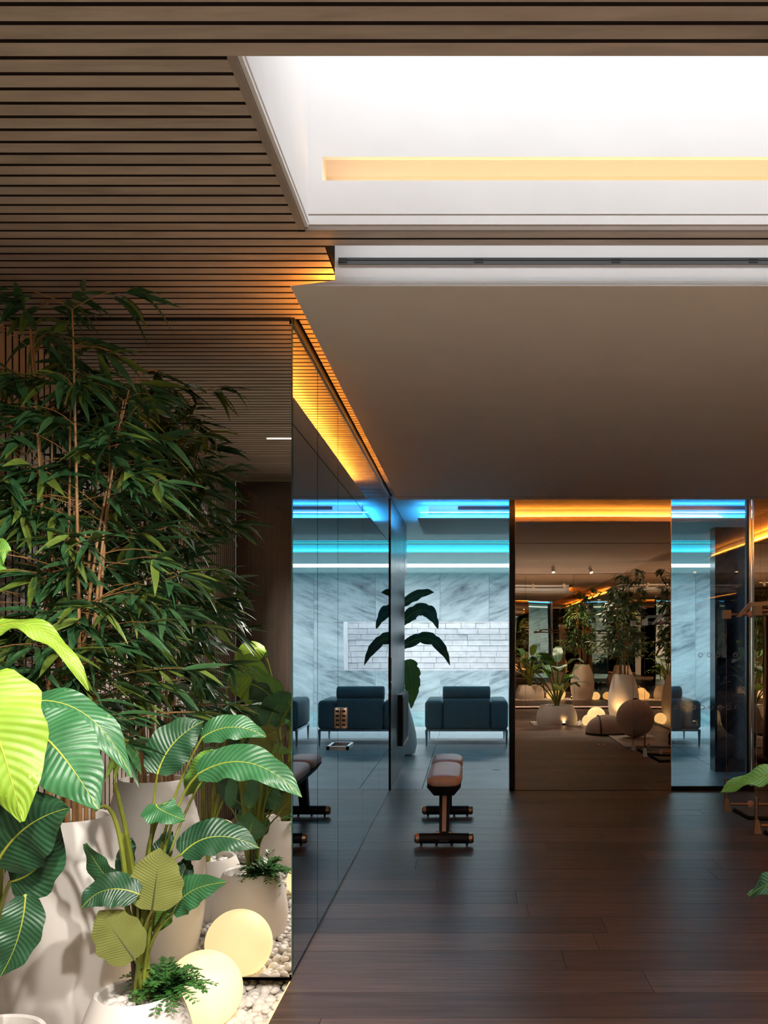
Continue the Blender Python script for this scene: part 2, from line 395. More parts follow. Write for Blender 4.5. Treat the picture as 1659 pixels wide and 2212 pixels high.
for n,(a,b),lab in ((1,SEG[1],'tall mirrored door leaf nearest the planting bed'),(2,SEG[2],'wider mirrored door leaf with chrome pull handle')):
    d=thing('door_%d'%n,(XM,(a+b)/2,.012),lab,'door',kind='structure')
    MB().box(XM-.012,XM,a,b,.012,SEAM-.002).build('mirror_leaf','mirside',d,False)
    if n==2:
        h=MB().rbox(XM,XM+.035,a+.10,a+.135,.86,.975,.004,2).build('lock_plate','bronze',d)
        for zz in (.875,.90,.925,.95): MB().box(XM+.008,XM+.027,a+.0985,a+.1005,zz,zz+.012).build('lock_slot','black',h,False)
        p=MB().box(XM,XM+.06,a-.02,a,.755,.775).box(XM,XM+.06,a+.20,a+.22,.755,.775).box(XM+.045,XM+.06,a-.02,a+.22,.755,.775).build('pull_handle','chrome',d,False)
# left rear smoked mirror return
o=MB().box(XL,-.75,YBL-.03,YBL,-.2,ZC).build('wall_back_left','mirdark',smooth=False); tag(o,'smoked mirror return at the rear of the left planting bed','wall',kind='structure')
wb=MB().box(-.75,XR,YB-.06,YB-.02,-.30,zu).build('wall_back','slatback',smooth=False); tag(wb,'bronze mirror wall behind the right planting bed','wall',kind='structure')
for i in range(4):
    a=-.75+i*(XR+.75)/4; MB().box(a,a+(XR+.75)/4-.004,YB-.02,YB,.05,ZC).build('mirror_panel','mirbronze',wb,False)
MB().box(-.75,XR,YB+.004,YB+.034,.012,.016).build('light_strip','base_fill',wb,False)  # fill strip added at the mirror base to brighten ceiling and slab
MB().box(-.75,XR,YB+.058,YB+.062,.0,.026).build('led_cover','slatback',wb,False)  # lip hiding the added strip from view
wr=MB().box(XR+.014,XR+.06,YB,YP+.1,-.3,zu).build('wall_right','black',smooth=False); tag(wr,'mirrored right side wall of the gym','wall',kind='structure')
for i in range(8):
    a=YB+i*(YP-YB)/8; MB().box(XR,XR+.014,a,a+(YP-YB)/8-.004,.03,ZC).build('mirror_panel','mirbronze',wr,False)

# ---------------------------------------------------------------- partition at the far end of the gym
wp=thing('wall_front',(1.1,YP,0),'bronze mirror partition at the far end of the gym floor','wall',kind='structure')
MB().box(.365,.415,YP-.03,YP+.12,0,ZC+.02).build('jamb','blackmetal',wp,False)
for z0,z1 in ((.004,SEAM-.002),(SEAM+.002,ZC)):
    MB().box(.418,1.812,YP,YP+.012,z0,z1).build('mirror_panel','mirbronze',wp,False)
    MB().box(2.56,XR,YP,YP+.012,z0,z1).build('mirror_panel','mirbronze',wp,False)
MB().box(.418,1.812,YP+.012,YP+.06,0,ZC).box(2.56,XR,YP+.012,YP+.06,0,ZC).build('backing','black',wp,False)
for a in (.413,1.810): MB().box(a,a+.006,YP-.004,YP+.06,0,ZC).build('edge_trim','bronze',wp,False)
w1=thing('window_1',(2.16,YP,0),'clear glass panel with ring dots between the bronze mirrors','window',kind='structure')
MB().box(1.825,2.488,YP+.01,YP+.02,.04,ZC).build('pane','glass',w1,False)
MB().box(1.816,2.56,YP-.005,YP+.03,0,.04).build('bottom_rail','black',w1,False)
MB().box(2.488,2.508,YP-.01,YP+.04,.04,ZC).build('post','black',w1,False)
MB().box(2.512,2.530,YP-.005,YP+.04,.04,ZC).box(2.540,2.556,YP-.005,YP+.04,.04,ZC).build('post','chrome',w1,False)
n=20; ring=MB()
for j in range(n):
    a0,a1=2*math.pi*j/n,2*math.pi*(j+1)/n; b_=len(ring.V)
    for a in (a0,a1):
        for r_ in (.0165,.0205): ring.V.append((r_*math.cos(a),0,r_*math.sin(a)))
        for r_ in (.0165,.0205): ring.V.append((r_*math.cos(a),.001,r_*math.sin(a)))
    ring.F.append((b_,b_+4,b_+5,b_+1)); ring.M.append(0)
rm=ring.mesh('ring_dot','frost',False)
for zz,x0,skip in ((EYE-146*YP/F,1.86,()),(EYE-33*YP/F,2.08,(3,))):
    for i in range(9):
        x=x0+i*.0785
        if x<2.47 and i not in skip: put('ring_dot',rm,w1,Matrix.Translation((x,YP+.008,zz)))

# ---------------------------------------------------------------- spa room beyond
fs=MB().box(-5,6,YP+.1,14.7,-.3,-.016).build('floor_spa','black',smooth=False); tag(fs,'blue grey stone floor of the pool room','floor',kind='structure')
ty=[YP+.1,9.9,11.1,12.25]; tx=[-5,-3.8,-2.4,-1.25,-.42,1.1,2.6,4.2,6]
for i in range(3):
    for j in range(8): MB().box(tx[j]+.003,tx[j+1]-.003,ty[i]+.003,ty[i+1]-.003,-.015,0).build('stone_tile','stone',fs,False)
for j in range(8): MB().box(tx[j]+.002,tx[j+1]-.002,13.0,14.7,-.015,0).build('coping_slab','palestone',fs,False)
gr=MB()
for i in range(24): gr.box(-5,6,12.26+i*.031,12.26+i*.031+.018,-.012,.0)
o=gr.build('drain_grate','palestone',fs,False); o['kind']='stuff'
wt=MB().box(-5,6,14.7,18.4,-.3,-.03).build('floor_pool','water',smooth=False); tag(wt,'still turquoise pool water below the marble wall','pool',kind='structure')
wf=thing('wall_front_spa',(0,18.4,0),'streaked grey marble wall of the pool room with a long niche','wall',kind='structure')
YW=18.4; RX0,RX1,RZ0,RZ1=-4.2,1.02,.755,1.70
xs=[-5,-3.6,-2.3,-.55,.40,1.6,2.9,4.4,6]
for j in range(8):
    a,b=xs[j]+.002,xs[j+1]-.002; mt='marbA' if j%2 else 'marbB'
    def pnl(a,b,z0,z1,mt=mt,flip=0):
        put('marble_panel',MB().box(-(b-a)/2,(b-a)/2,0,.06,0,z1-z0).mesh('marble_panel',mt,False),wf,Matrix.Translation(((a+b)/2,YW,z0)))
    if b<=RX0 or a>=RX1: pnl(a,b,-.3,RZ1-.001); pnl(a,b,RZ1+.001,2.66)
    else:
        pnl(a,b,RZ1+.001,2.66); pnl(a,b,-.3,RZ0)
        if b>RX1: pnl(RX1,b,RZ0+.001,RZ1-.001)
        if a<RX0: pnl(a,RX0,RZ0+.001,RZ1-.001)
nb=MB().box(RX0,RX1,YW+.75,YW+.8,RZ0-.3,3.2).box(RX0-.05,RX0,YW+.06,YW+.8,RZ0-.3,3.2).box(RX1,RX1+.05,YW+.06,YW+.8,RZ0-.3,3.2).box(RX0,RX1,YW+.06,YW+.8,RZ0-.35,RZ0-.3).box(RX0,RX1,YW+.06,YW+.10,RZ1,3.2)
nb=nb.build('niche','brickw',wf,False)
MB().box(RX0,RX1,YW+.3,YW+.74,2.3,2.32).build('light_strip','niche_day',wf,False)  # glowing sheet added in place of daylight from the light well
bh,bl=.115,.36; z=RZ0-.1; r_=0
while z<RZ1+.15:
    x=RX0-(r_%2)*bl/2-R.random()*.1
    while x<RX1:
        L=bl*R.uniform(.8,1.25); a,b=max(x,RX0),min(x+L,RX1); x+=L
        if b-a>.05 and b>-1.7: MB().box(a+.004,b-.004,YW+.72+R.uniform(-.012,.012),YW+.76,z+.004,z+bh-.004).build('brick','brickw',nb,False)
    z+=bh; r_+=1
cs=MB().box(-5,-.365,YP+.1,10.4,ZC,ZC+.35).box(-.365,6,YP+.1,9.14,ZC,ZC+.35).box(-.365,6,9.14,10.1,ZC+.12,ZC+.35).box(-.365,6,10.1,10.4,ZC,ZC+.35).box(-5,6,10.4,12.35,ZC,ZC+.35).box(-5,6,12.35,14.0,ZC+.16,ZC+.35).box(-5,6,14.0,16.15,ZC,ZC+.35).box(-5,6,16.15,16.9,ZC+.1,ZC+.35).box(-5,6,16.9,18.5,ZC,ZC+.35).build('ceiling_spa','spawhite',smooth=False)
tag(cs,'pale ceiling of the pool room with blue light coves','ceiling',kind='structure')
MB().box(-5,6,12.78,12.83,ZC-.0,ZC+.03).build('led_profile','black',cs,False)
for a in (12.74,12.84): MB().box(-5,6,a,a+.02,ZC+.008,ZC+.014).build('light_strip','cyan',cs,False)
MB().box(-5,6,13.93,13.99,ZC+.02,ZC+.03).build('light_strip','cyan',cs,False)
MB().box(-5,6,16.15,16.9,ZC+.05,ZC+.06).build('light_line','spal',cs,False)
p2=susp('pale suspended ceiling panel with blue glow in the pool room',-.485,4.0,8.96,10.34,2.50,.10,.05,ZC+.14,'spawhite','blue',.06)
v=MB().box(-.10,3.8,9.108,9.114,2.60,2.63).build('air_vent','black',p2,False)
MB().box(-.08,3.8,9.104,9.108,2.612,2.618).build('vent_blade','rib',v,False)
MB().box(-.485+.03,4.0,8.975,8.99,2.555,2.559).build('light_strip','blue',p2,False)
for a,b,c,d,nmn,lab in ((-5.1,-5,YP,18.5,'wall_left_spa','pale left wall of the pool room'),(6,6.1,YP,18.5,'wall_right_spa','pale right wall of the pool room')):
    tag(MB().box(a,b,c,d,-.3,ZC+.35).build(nmn,'spawhite',smooth=False),lab,'wall',kind='structure')
tag(MB().box(-5,XM-.09,YP,YP+.1,-.3,ZC+.35).build('wall_back_spa','spawhite',smooth=False),'pale wall of the pool room behind the mirrored doors','wall',kind='structure')
wk=MB().box(2.52,6,9.7,9.9,0,ZC).build('wall_marble','marbD',smooth=False); tag(wk,'dark marble wall seen through the glass panel','wall',kind='structure')
# ribbed wall continuing from the mirror wall
wq=MB().box(XM-.10,XM-.012,YP+.02,10.45,0,2.69).build('wall_ribbed','blackmetal',smooth=False); tag(wq,'ribbed dark metal wall end beside the pool room opening','wall',kind='structure')
y=YP+.03
while y<10.4: MB().box(XM-.012,XM+.004,y,y+.085,.0,2.68).build('rib','rib',wq,False); y+=.10
MB().box(XM-.10,XM+.01,YP-.005,YP+.03,0,ZC).build('jamb','blackmetal',wq,False)
MB().box(XM-.012,XM+.006,10.4,10.75,2.06,2.69).build('upper_fin','rib',wq,False)
for z0,z1 in ((.98,1.19),(.90,.96),(.80,.87)): MB().box(XM+.01,XM+.016,YP+.03,YP+.06,z0,z1).build('hinge_plate','bronze',wq,False)
tv=MB().box(XM+.004,XM+.05,9.45,10.25,.29,.80).build('wall_screen','black',smooth=False); tag(tv,'black wall screen low on the ribbed metal wall','screen')
MB().box(XM+.05,XM+.054,9.48,10.22,.32,.77).build('screen_glass','rubber',tv,False)
MB().box(XM+.049,XM+.056,9.45,10.25,.29,.305).box(XM+.049,XM+.056,10.235,10.25,.29,.80).build('screen_frame','chrome',tv,False)
for i,(px,py) in enumerate(((1066,1637),(1072,1663))):
    Y=EYE*F/(py-VY); x=(px-VX)*Y/F
    tag(MB().box(x-.04,x+.04,Y-.02,Y+.02,0,.004).build('floor_socket','chrome',smooth=False),('small metal floor socket nearer the armchair','small metal floor socket nearer the threshold')[i],'socket')

# ---------------------------------------------------------------- armchairs in the pool room
def armchair(x0,label):
    Y=12.05; t=thing('armchair',(x0+.53,Y+.4,0),label,'armchair','slate armchairs facing the pool')
    Wd=1.06; zl=.20
    MB().rbox(x0,x0+.225,Y,Y+.95,zl+.01,.575,.05,4).build('arm','fabric',t)
    MB().rbox(x0+Wd-.225,x0+Wd,Y,Y+.95,zl+.01,.575,.05,4).build('arm','fabric',t)
    MB().rbox(x0+.228,x0+Wd-.228,Y+.01,Y+.22,zl+.01,.600,.04,4).build('backrest','fabric',t)
    MB().rbox(x0+.23,x0+Wd-.23,Y+.2,Y+.97,zl+.01,.45,.05,4).build('seat','fabric',t)
    MB().tube([(x0+.225,Y+.16,.665),(x0+.24,Y+.16,.665),(x0+Wd-.24,Y+.16,.665),(x0+Wd-.225,Y+.16,.665)],[.075,.088,.088,.075],20).build('bolster','fabric',t)
    MB().box(x0+.01,x0+Wd-.01,Y+.02,Y+.94,zl-.015,zl+.012).build('frame','sofaleg',t,False)
    for a in (x0+.02,x0+Wd-.02):
        for c in (Y+.04,Y+.90): MB().tube([(a,c,zl),(a,c,0)],[.020,.010],10).build('leg','sofaleg',t)
armchair(-.555,'slate armchair with bolster centred behind the bench')
armchair(.76,'slate armchair showing only its arm at the left edge of the side mirror')
armchair(1.90,'slate armchair seen through the ring dotted glass')

# ---------------------------------------------------------------- weight bench
bt=thing('weight_bench',(-.16,6.75,0),'copper leather weight bench with black round feet','bench')
cx=-.16
for nme,y0,y1 in (('seat_pad',6.13,6.93),('back_pad',6.95,7.42)):
    pm_=MB(); hx,hy,cy=.118,(y1-y0)/2,(y0+y1)/2; ns=48
    for zz,ins in ((.395,.022),(.402,.008),(.415,.0),(.435,.0),(.450,.007),(.460,.022),(.466,.05),(.469,.085)):
        for j in range(ns):
            a=2*math.pi*j/ns; c_,s_=math.cos(a),math.sin(a); e_=.42
            pm_.V.append((cx+(hx-ins)*math.copysign(abs(c_)**e_,c_),cy+(hy-ins)*math.copysign(abs(s_)**e_,s_),zz))
    for i in range(7):
        for j in range(ns): pm_.F.append((i*ns+j,i*ns+(j+1)%ns,(i+1)*ns+(j+1)%ns,(i+1)*ns+j)); pm_.M.append(0)
    pm_.F += [tuple(reversed(range(ns))),tuple(range(7*ns,8*ns))]; pm_.M += [0,0]
    pm_.build(nme,'copper',bt,True,60)
bm_=MB()
bm_.hexa([(cx-.065,6.18,.335),(cx+.065,6.18,.335),(cx+.065,7.38,.335),(cx-.065,7.38,.335),(cx-.112,6.14,.398),(cx+.112,6.14,.398),(cx+.112,7.41,.398),(cx-.112,7.41,.398)]).build('pad_base','rubber',bt,False)
for nme,yf,yt in (('front',6.23,6.42),('rear',7.26,7.12)):
    q=MB().hexa([(cx-.032,yf-.04,.03),(cx+.032,yf-.04,.03),(cx+.032,yf+.04,.03),(cx-.032,yf+.04,.03),(cx-.036,yt-.05,.345),(cx+.036,yt-.05,.345),(cx+.036,yt+.05,.345),(cx-.036,yt+.05,.345)]).build('post','rubber',bt,False)
    if nme=='front':
        MB().hexa([(cx-.013,yf-.043,.10),(cx+.013,yf-.043,.10),(cx+.013,yf-.036,.10),(cx-.013,yf-.036,.10),(cx-.015,yt-.052,.335),(cx+.015,yt-.052,.335),(cx+.015,yt-.046,.335),(cx-.015,yt-.046,.335)]).build('copper_inlay','copper',q,False)
        for s in (-1,1): MB().tube([(cx+s*.03,yf,.085),(cx+s*.052,yf,.085)],.009,10).build('bolt','bronze',q)
    f=MB().tube([(cx-.165,yf,.047),(cx+.165,yf,.047)],.034,18).build('foot_bar','rubber',bt)
    for s in (-1,1): MB().tube([(cx+s*.163,yf,.047),(cx+s*.185,yf,.047),(cx+s*.194,yf,.047)],[.0345,.033,.024],18).build('end_cap','bronze',f)
    for s in (-.15,-.05,.05,.15): MB().tube([(cx+s,yf,.016),(cx+s,yf,0)],.008,8).build('foot_pad','rubber',f)

# ---------------------------------------------------------------- pots
def pot(label, x,y,z0,prof,name='planter_pot',group=None,n=48):
    t=thing(name,(x,y,z0),label,'pot',group)
    MB().lathe(prof,(x,y,z0),n).build('pot_body','white',t,True,50); return t
def tallprof(h=.84,rm_=.235,rb=.185,rt=.148):
    pr=[(rb-.01,0),(rb,.01)]
    for i in range(1,13):
        u=i/12; r=rb+(rm_-rb)*math.sin(min(1,u/.42)*math.pi/2) if u<.42 else rm_-(rm_-rt)*((u-.42)/.58)**1.9
        pr.append((r,.01+u*(h-.02)))
    return pr+[(rt-.006,h),(rt-.016,h-.004),(rt-.020,h-.03),(rt-.02,h-.055),(.01,h-.055)]
def lowprof(h=.32,rm_=.182,rb=.165,rt=.131):
    pr=[(rb-.02,0),(rb-.004,.008),(rb,.02)]
    for i in range(1,11):
        u=i/10; r=rb+(rm_-rb)*math.sin(min(1,u/.35)*math.pi/2) if u<.35 else rm_-(rm_-rt)*((u-.35)/.65)**1.8
        pr.append((r,.02+u*(h-.03)))
    return pr+[(rt-.006,h),(rt-.016,h-.005),(rt-.02,h-.03),(rt-.02,h-.045),(.01,h-.045)]
ZG=-.085
TP=(-1.414,3.351); FP=(-1.056,3.015); LP=(-1.355,2.69); QP=(-1.15,1.62)
pot('tall white planter holding bamboo in the left bed',*TP,ZG,tallprof(.815))
pot('low round white planter with banana plant and fern at the front',*FP,ZG,lowprof(.318))
pot('low white planter cut off at the lower left corner',*LP,ZG,lowprof(.318,.20,.18,.15))
pot('low white planter out of frame beside the left bed mirror',*QP,ZG,lowprof(.318,.20,.18,.15))
RZ=-.045
RL=(1.42,1.75); RT=(2.55,1.36)
pot('wide low glowing white planter in the right bed, seen mirrored',*RL,RZ,lowprof(.34,.325,.30,.262))
pot('tall white planter with bamboo in the right bed, seen mirrored',*RT,RZ,tallprof(.83,.262,.20,.165))

# ---------------------------------------------------------------- pebbles
def rock(seed, sub):
    bm=bmesh.new(); bmesh.ops.create_icosphere(bm,subdivisions=sub,radius=1); r=random.Random(seed)
    sx,sy,sz=r.uniform(.95,1.35),r.uniform(.75,1.0),r.uniform(.55,.75); ph=[r.uniform(0,6) for _ in range(3)]
    for v in bm.verts:
        c=v.co; k_=1+.09*math.sin(2.2*c.x+ph[0])+.08*math.sin(2.6*c.y+ph[1])+.06*math.sin(3*c.z+ph[2])
        v.co=Vector((c.x*sx*k_,c.y*sy*k_,c.z*sz*k_))
    me=bpy.data.meshes.new('pebble'); bm.to_mesh(me); bm.free(); me.materials.append(M['pebble'])
    me.polygons.foreach_set('use_smooth',[True]*len(me.polygons)); return me
hi=[rock(i,3) for i in range(6)]; lo=[rock(i+20,1) for i in range(5)]
lod=[([tuple(v.co) for v in m.vertices],[tuple(p.vertices) for p in m.polygons]) for m in lo]
def prm(x,y,z,r):
    return Matrix.Translation((x,y,z)) @ Matrix.Rotation(R.uniform(0,6.28),4,'Z') @ Matrix.Rotation(R.uniform(-.5,.5),4,'X') @ Matrix.Rotation(R.uniform(-.4,.4),4,'Y') @ Matrix.Diagonal((r,r,r,1))
solid=[(TP,.20),(FP,.165),(LP,.18),(QP,.18)]
cand=[]
sp=.036
for layer in (0,1):
    y=YBL+.02
    while y<YE+.25:
        x=XL+.02
        while x<XM-.03:
            xx,yy=x+R.uniform(-.009,.009)+layer*.018,y+R.uniform(-.009,.009)+layer*.018
            if xx<XM-.026 and all((xx-c[0])**2+(yy-c[1])**2>r_*r_ for c,r_ in solid) and not (layer and R.random()<.35):
                cand.append((xx,yy,ZB+.010+layer*.022+R.uniform(-.003,.004),R.uniform(.017,.025)))
            x+=sp
        y+=sp
vis=[c for c in cand if c[0]>-1.0 and c[1]>3.15]; vis.sort(key=lambda c:-c[2]-c[3]); vis=vis[:215]; vs=set(vis)
npeb=0
def pebble(x,y,z,r,label,group):
    o=put('pebble',R.choice(hi),None,prm(x,y,z,r)); tag(o,label,'pebble',group)
for c in vis: pebble(*c,'smooth white pebble in the left bed beside the floor edge','white pebbles at the bed corner')
class Stuff:
    def __init__(s): s.V=[]; s.F=[]
    def add(s,mat,vf):
        n=len(s.V); s.V += [tuple(mat@Vector(v)) for v in vf[0]]; s.F += [tuple(n+i for i in f) for f in vf[1]]
    def build(s,name,mat,parent=None):
        me=bpy.data.meshes.new(name); me.from_pydata(s.V,[],s.F); me.materials.append(M[mat])
        me.polygons.foreach_set('use_smooth',[True]*len(me.polygons)); o=put(name,me,parent); o['kind']='stuff'; return o
st=Stuff()
for c in cand:
    if c not in vs: st.add(prm(*c),R.choice(lod))
for (c,rr,zz,k_) in ((LP,.125,ZG+.275,40),(QP,.125,ZG+.275,30),(TP,.125,ZG+.765,34)):
    for i in range(k_):
        a=R.uniform(0,6.28); q=rr*math.sqrt(R.random()); st.add(prm(c[0]+q*math.cos(a),c[1]+q*math.sin(a),zz+R.uniform(0,.012),R.uniform(.014,.022)),R.choice(lod))
o=st.build('pebble_bed','pebble'); tag(o,'layer of white pebbles filling the left planting bed','pebbles')
for i in range(64):
    a=R.uniform(0,6.28); q=.105*math.sqrt(R.random()); pebble(FP[0]+q*math.cos(a),FP[1]+q*math.sin(a),ZG+.276+R.uniform(0,.016),R.uniform(.012,.018),'white pebble inside the front low planter','white pebbles in the front planter')
st=Stuff(); y=1.08
while y<2.08:
    x=1.05
    while x<XR-.02:
        if (x-RL[0])**2+(y-RL[1])**2>.27**2 and (x-RT[0])**2+(y-RT[1])**2>.18**2: st.add(prm(x+R.uniform(-.01,.01),y+R.uniform(-.01,.01),-.04+R.uniform(0,.02),R.uniform(.02,.03)),R.choice(lod))
        x+=.042
    y+=.042
for i in range(130):
    a=R.uniform(0,6.28); q=.24*math.sqrt(R.random()); st.add(prm(RL[0]+q*math.cos(a),RL[1]+q*math.sin(a),RZ+.30+R.uniform(0,.02),R.uniform(.02,.028)),R.choice(lod))
tag(st.build('pebble_bed','pebble'),'white pebbles around the right planters, seen mirrored','pebbles')

# ---------------------------------------------------------------- glowing globes
def globe(x,y,z,r,label):
    t=thing('globe_lamp',(x,y,z-r),label,'globe lamp','glowing globe lamps')
    MB().ball((x,y,z),r,nu=48,nv=28).build('globe','glow',t,True,80)
    MB().lathe([(r*.30,0),(r*.30,.012),(r*.2,.012)],(x,y,z-r-.004),24).build('lamp_base','white',t)
globe(-.985,3.53,.0476,.143,'large glowing globe lamp on pebbles against the end mirror')
globe(-.93,2.28,-.0,.09,'small glowing globe lamp near the camera, seen only mirrored')
globe(-1.72,.95,.0,.09,'small glowing globe lamp deep in the left bed, seen only mirrored')
globe(2.06,1.62,.11,.147,'large glowing globe beside the tall right planter, seen mirrored')
globe(1.90,1.93,.06,.10,'small glowing globe by the wide low planter, seen mirrored')
globe(2.87,1.55,.06,.10,'small glowing globe right of the tall right planter, seen mirrored')
up=thing('uplight',(-1.78,3.62,ZB),'tiny warm uplight in the pebbles at the far left','uplight')
MB().lathe([(.022,0),(.022,.05),(.018,.055)],(-1.78,3.62,ZB+.01),16).build('housing','black',up)
MB().lathe([(.016,0),(.012,.01)],(-1.78,3.62,ZB+.066),16).build('lens','lens',up)

def added_upl(x,y,z,w_,label):  # extra warm lamps added to brighten the right bed
    t=thing('uplight',(x,y,z),label,'uplight')
    MB().lathe([(.03,0),(.03,.05),(.024,.055)],(x,y,z),16).build('housing','black',t)
    MB().lathe([(.022,0),(.016,.008)],(x,y,z+.056),16).build('lens','lens',t)
    li=bpy.data.lights.new('added_uplight_bulb','SPOT'); li.energy=w_; li.color=(1,.62,.28); li.spot_size=math.radians(120); li.spot_blend=.9; li.shadow_soft_size=.03
    lo_=bpy.data.objects.new('added_uplight_bulb',li); C.objects.link(lo_)
    lo_.matrix_basis=Matrix.Translation((x,y,z+.075)) @ Matrix.Rotation(math.pi,4,'X'); lo_.parent=t; lo_.matrix_parent_inverse=world(t).inverted()
added_upl(1.50,2.06,-.02,9,'added small warm uplight in front of the wide right planter, seen mirrored')
added_upl(2.36,1.72,-.02,9,'added small warm uplight by the tall right planter, seen mirrored')
# ---------------------------------------------------------------- banana plants
def leaf(par, b, t, wd, top='lf_dark', bot='lf_olive', face=(0,-1,.35), arch=.03, fold=.25, ctrl=None, ribm='rib_y', wave=.006, droop=0.0, torn=0):
    b,t=Vector(b),Vector(t); L=(t-b).length
    c=Vector(ctrl) if ctrl is not None else (b+t)/2+Vector((0,0,arch*1.6))
    n,mh=18,4; pts=bez(b,c,t,n); fc=Vector(face).normalized()
    V=[];UV=[];ph=R.uniform(0,6)
    for i,p in enumerate(pts):
        u=i/n; tg=(pts[min(i+1,n)]-pts[max(i-1,0)]).normalized()
        sd=tg.cross(fc)
        sd = sd.normalized() if sd.length>1e-4 else Vector((1,0,0)); nr=sd.cross(tg).normalized()
        prof=max(.0,math.sin(math.pi*min(1,(u*.97+.03)**.72)))**.62
        if u>.75: prof*=1-.35*((u-.75)/.25)**2
        hw=wd/2*max(prof,.04)
        for j in range(-mh,mh+1):
            s=j/mh; ed=1+ .05*math.sin(u*23+ph+ (2 if s>0 else 0))*abs(s)
            if torn and abs(s)>.7 and (i*7+int(s>0)*3)%torn==0: ed*=.82
            off=nr*(fold*abs(s)*hw*.9 - fold*.55*s*s*hw + wave*math.sin(u*17+ph+s*1.3)*abs(s) - droop*s*s*hw)
            V.append(p+sd*(s*hw*ed)+off); UV.append((u,s))
    W=2*mh+1; m=MB(); N=len(V)
    nrm=[None]*N
    for i in range(n+1):
        for j in range(W):
            k_=i*W+j; a=V[min(i+1,n)*W+j]-V[max(i-1,0)*W+j]; q=V[i*W+min(j+1,W-1)]-V[i*W+max(j-1,0)]
            nv=q.cross(a); nrm[k_]=nv.normalized() if nv.length>1e-9 else fc
    m.V=[tuple(v) for v in V]+[tuple(v-nrm[i]*.0012) for i,v in enumerate(V)]; m.UV=UV+UV
    for i in range(n):
        for j in range(W-1):
            q=(i*W+j,i*W+j+1,(i+1)*W+j+1,(i+1)*W+j); m.F.append(q); m.M.append(0); m.F.append(tuple(N+k_ for k_ in reversed(q))); m.M.append(1)
    o=m.build('leaf',[top,bot],par,True,180)
    mid=[V[i*W+mh] for i in range(n+1)]
    MB().tube(mid,[max(.0008,wd*.022*(1-i/n)) for i in range(n+1)],6).build('midrib',ribm,o)
    return o
def stalk(par, a, b, r=.006, c=None, mat='petiole', r1=None):
    a,b=Vector(a),Vector(b); c=Vector(c) if c is not None else Vector((a.x*.75+b.x*.25,a.y*.75+b.y*.25,a.z*.25+b.z*.75))
    n=10; MB().tube(bez(a,c,b,n),[r+((r1 if r1 else r*.6)-r)*i/n for i in range(n+1)],8).build('stalk',mat,par)
CAMF=(0,-1,.25); BACK=(0,1,-.1)
# front banana plant: (base px, tip px, width px, base depth, tip depth, top, underside, facing, options)
def px_plant(pl, root, Yc, rows, rstalk=.006):
    for (bx,by,tx_,ty_,wpx,yb,yt,top,bot,fc,kw) in rows:
        b=P(bx,by,yb); t=P(tx_,ty_,yt); kw=dict(kw); st_=kw.pop('st',True)
        if 'cp' in kw: q=kw.pop('cp'); kw['ctrl']=P(q[0],q[1],(yb+yt)/2 if len(q)<3 else q[2])
        leaf(pl,b,t,wpx*(yb+yt)/2/F,top,bot,fc,**kw)
        if st_:
            c=P(*st_) if isinstance(st_,tuple) else None
            rj=Vector(root)+Vector((R.uniform(-.02,.02),R.uniform(-.02,.02),0)); stalk(pl,rj,b,rstalk,c)
fz=ZG+.275
fp=thing('banana_plant',(FP[0],FP[1],fz),'banana plant with olive leaf backs in the front low planter','plant')
px_plant(fp,(FP[0]+.01,FP[1],fz),3.0,[
 (329,1966,346,1832,122,2.93,2.95,'lf_mid','lf_olive',BACK,dict(ribm='rib_d',fold=.05,arch=0,wave=.003)),
 (291,2072,213,1968,112,2.90,2.90,'lf_mid','lf_olive',BACK,dict(ribm='rib_d',fold=.05,arch=0,wave=.004,cp=(246,2010))),
 (300,1932,176,1962,82,2.92,2.88,'lf_dark','lf_olive',(.1,-1,.8),dict(cp=(222,1898),fold=-.1)),
 (268,1935,184,1822,60,3.0,3.02,'lf_mid','lf_dark',(-.4,-1,.1),dict(cp=(214,1885),fold=.3)),
 (374,1972,488,1906,72,2.98,2.92,'lf_mid','lf_olive',(-.35,-1,.1),dict(cp=(395,1912),fold=.2)),
 (392,1846,560,1832,92,3.02,3.05,'lf_dark','lf_olive',(0,-1,.9),dict(cp=(455,1775),fold=.15,st=(330,1860,3.0))),
 (338,1738,400,1772,78,2.96,2.92,'lf_mid','lf_fresh',(-.1,-.7,1),dict(cp=(330,1745),fold=-.2,st=(322,1800,2.98))),
 (340,1672,440,1558,98,2.98,3.02,'lf_dark','lf_mid',CAMF,dict(cp=(362,1594),fold=.12,wave=.007)),
 (436,1594,574,1592,66,3.05,3.05,'lf_mid','lf_fresh',(0,-1,.7),dict(cp=(500,1548),fold=.1,st=(330,1760,3.02))),
 (428,1672,652,1722,88,3.02,2.95,'lf_mid','lf_fresh',(.1,-1,.7),dict(cp=(540,1600),fold=.12,wave=.008,st=(345,1745,3.0))),
 (322,2010,352,1930,92,3.10,3.12,'lf_fresh','lf_mid',CAMF,dict(fold=.1)),
 (384,1932,412,1858,44,3.05,3.08,'lf_dark','lf_mid',CAMF,dict(fold=.2)),
 (330,1905,372,1795,46,3.12,3.16,'lf_dark','lf_mid',CAMF,dict(fold=.2)),
 (262,1905,286,1810,40,3.10,3.12,'lf_dark','lf_mid',CAMF,dict(fold=.2)),
 (470,1640,400,1720,70,3.30,3.34,'lf_fresh','lf_olive',(0,-1,.6),dict(fold=.1)),
])
for a,b,r_,mt in ((FP,P(276,1975,3.02),.012,'trunk'),((FP[0]+.02,FP[1]+.02),P(300,1960,3.06),.013,'trunk'),((FP[0]+.035,FP[1]),P(316,1890,3.04),.011,'petiole'),((FP[0]+.005,FP[1]+.03),P(262,1800,3.05),.012,'petiole')):
    stalk(fp,(a[0],a[1],fz),b,r_,mat=mt,r1=r_*.7)
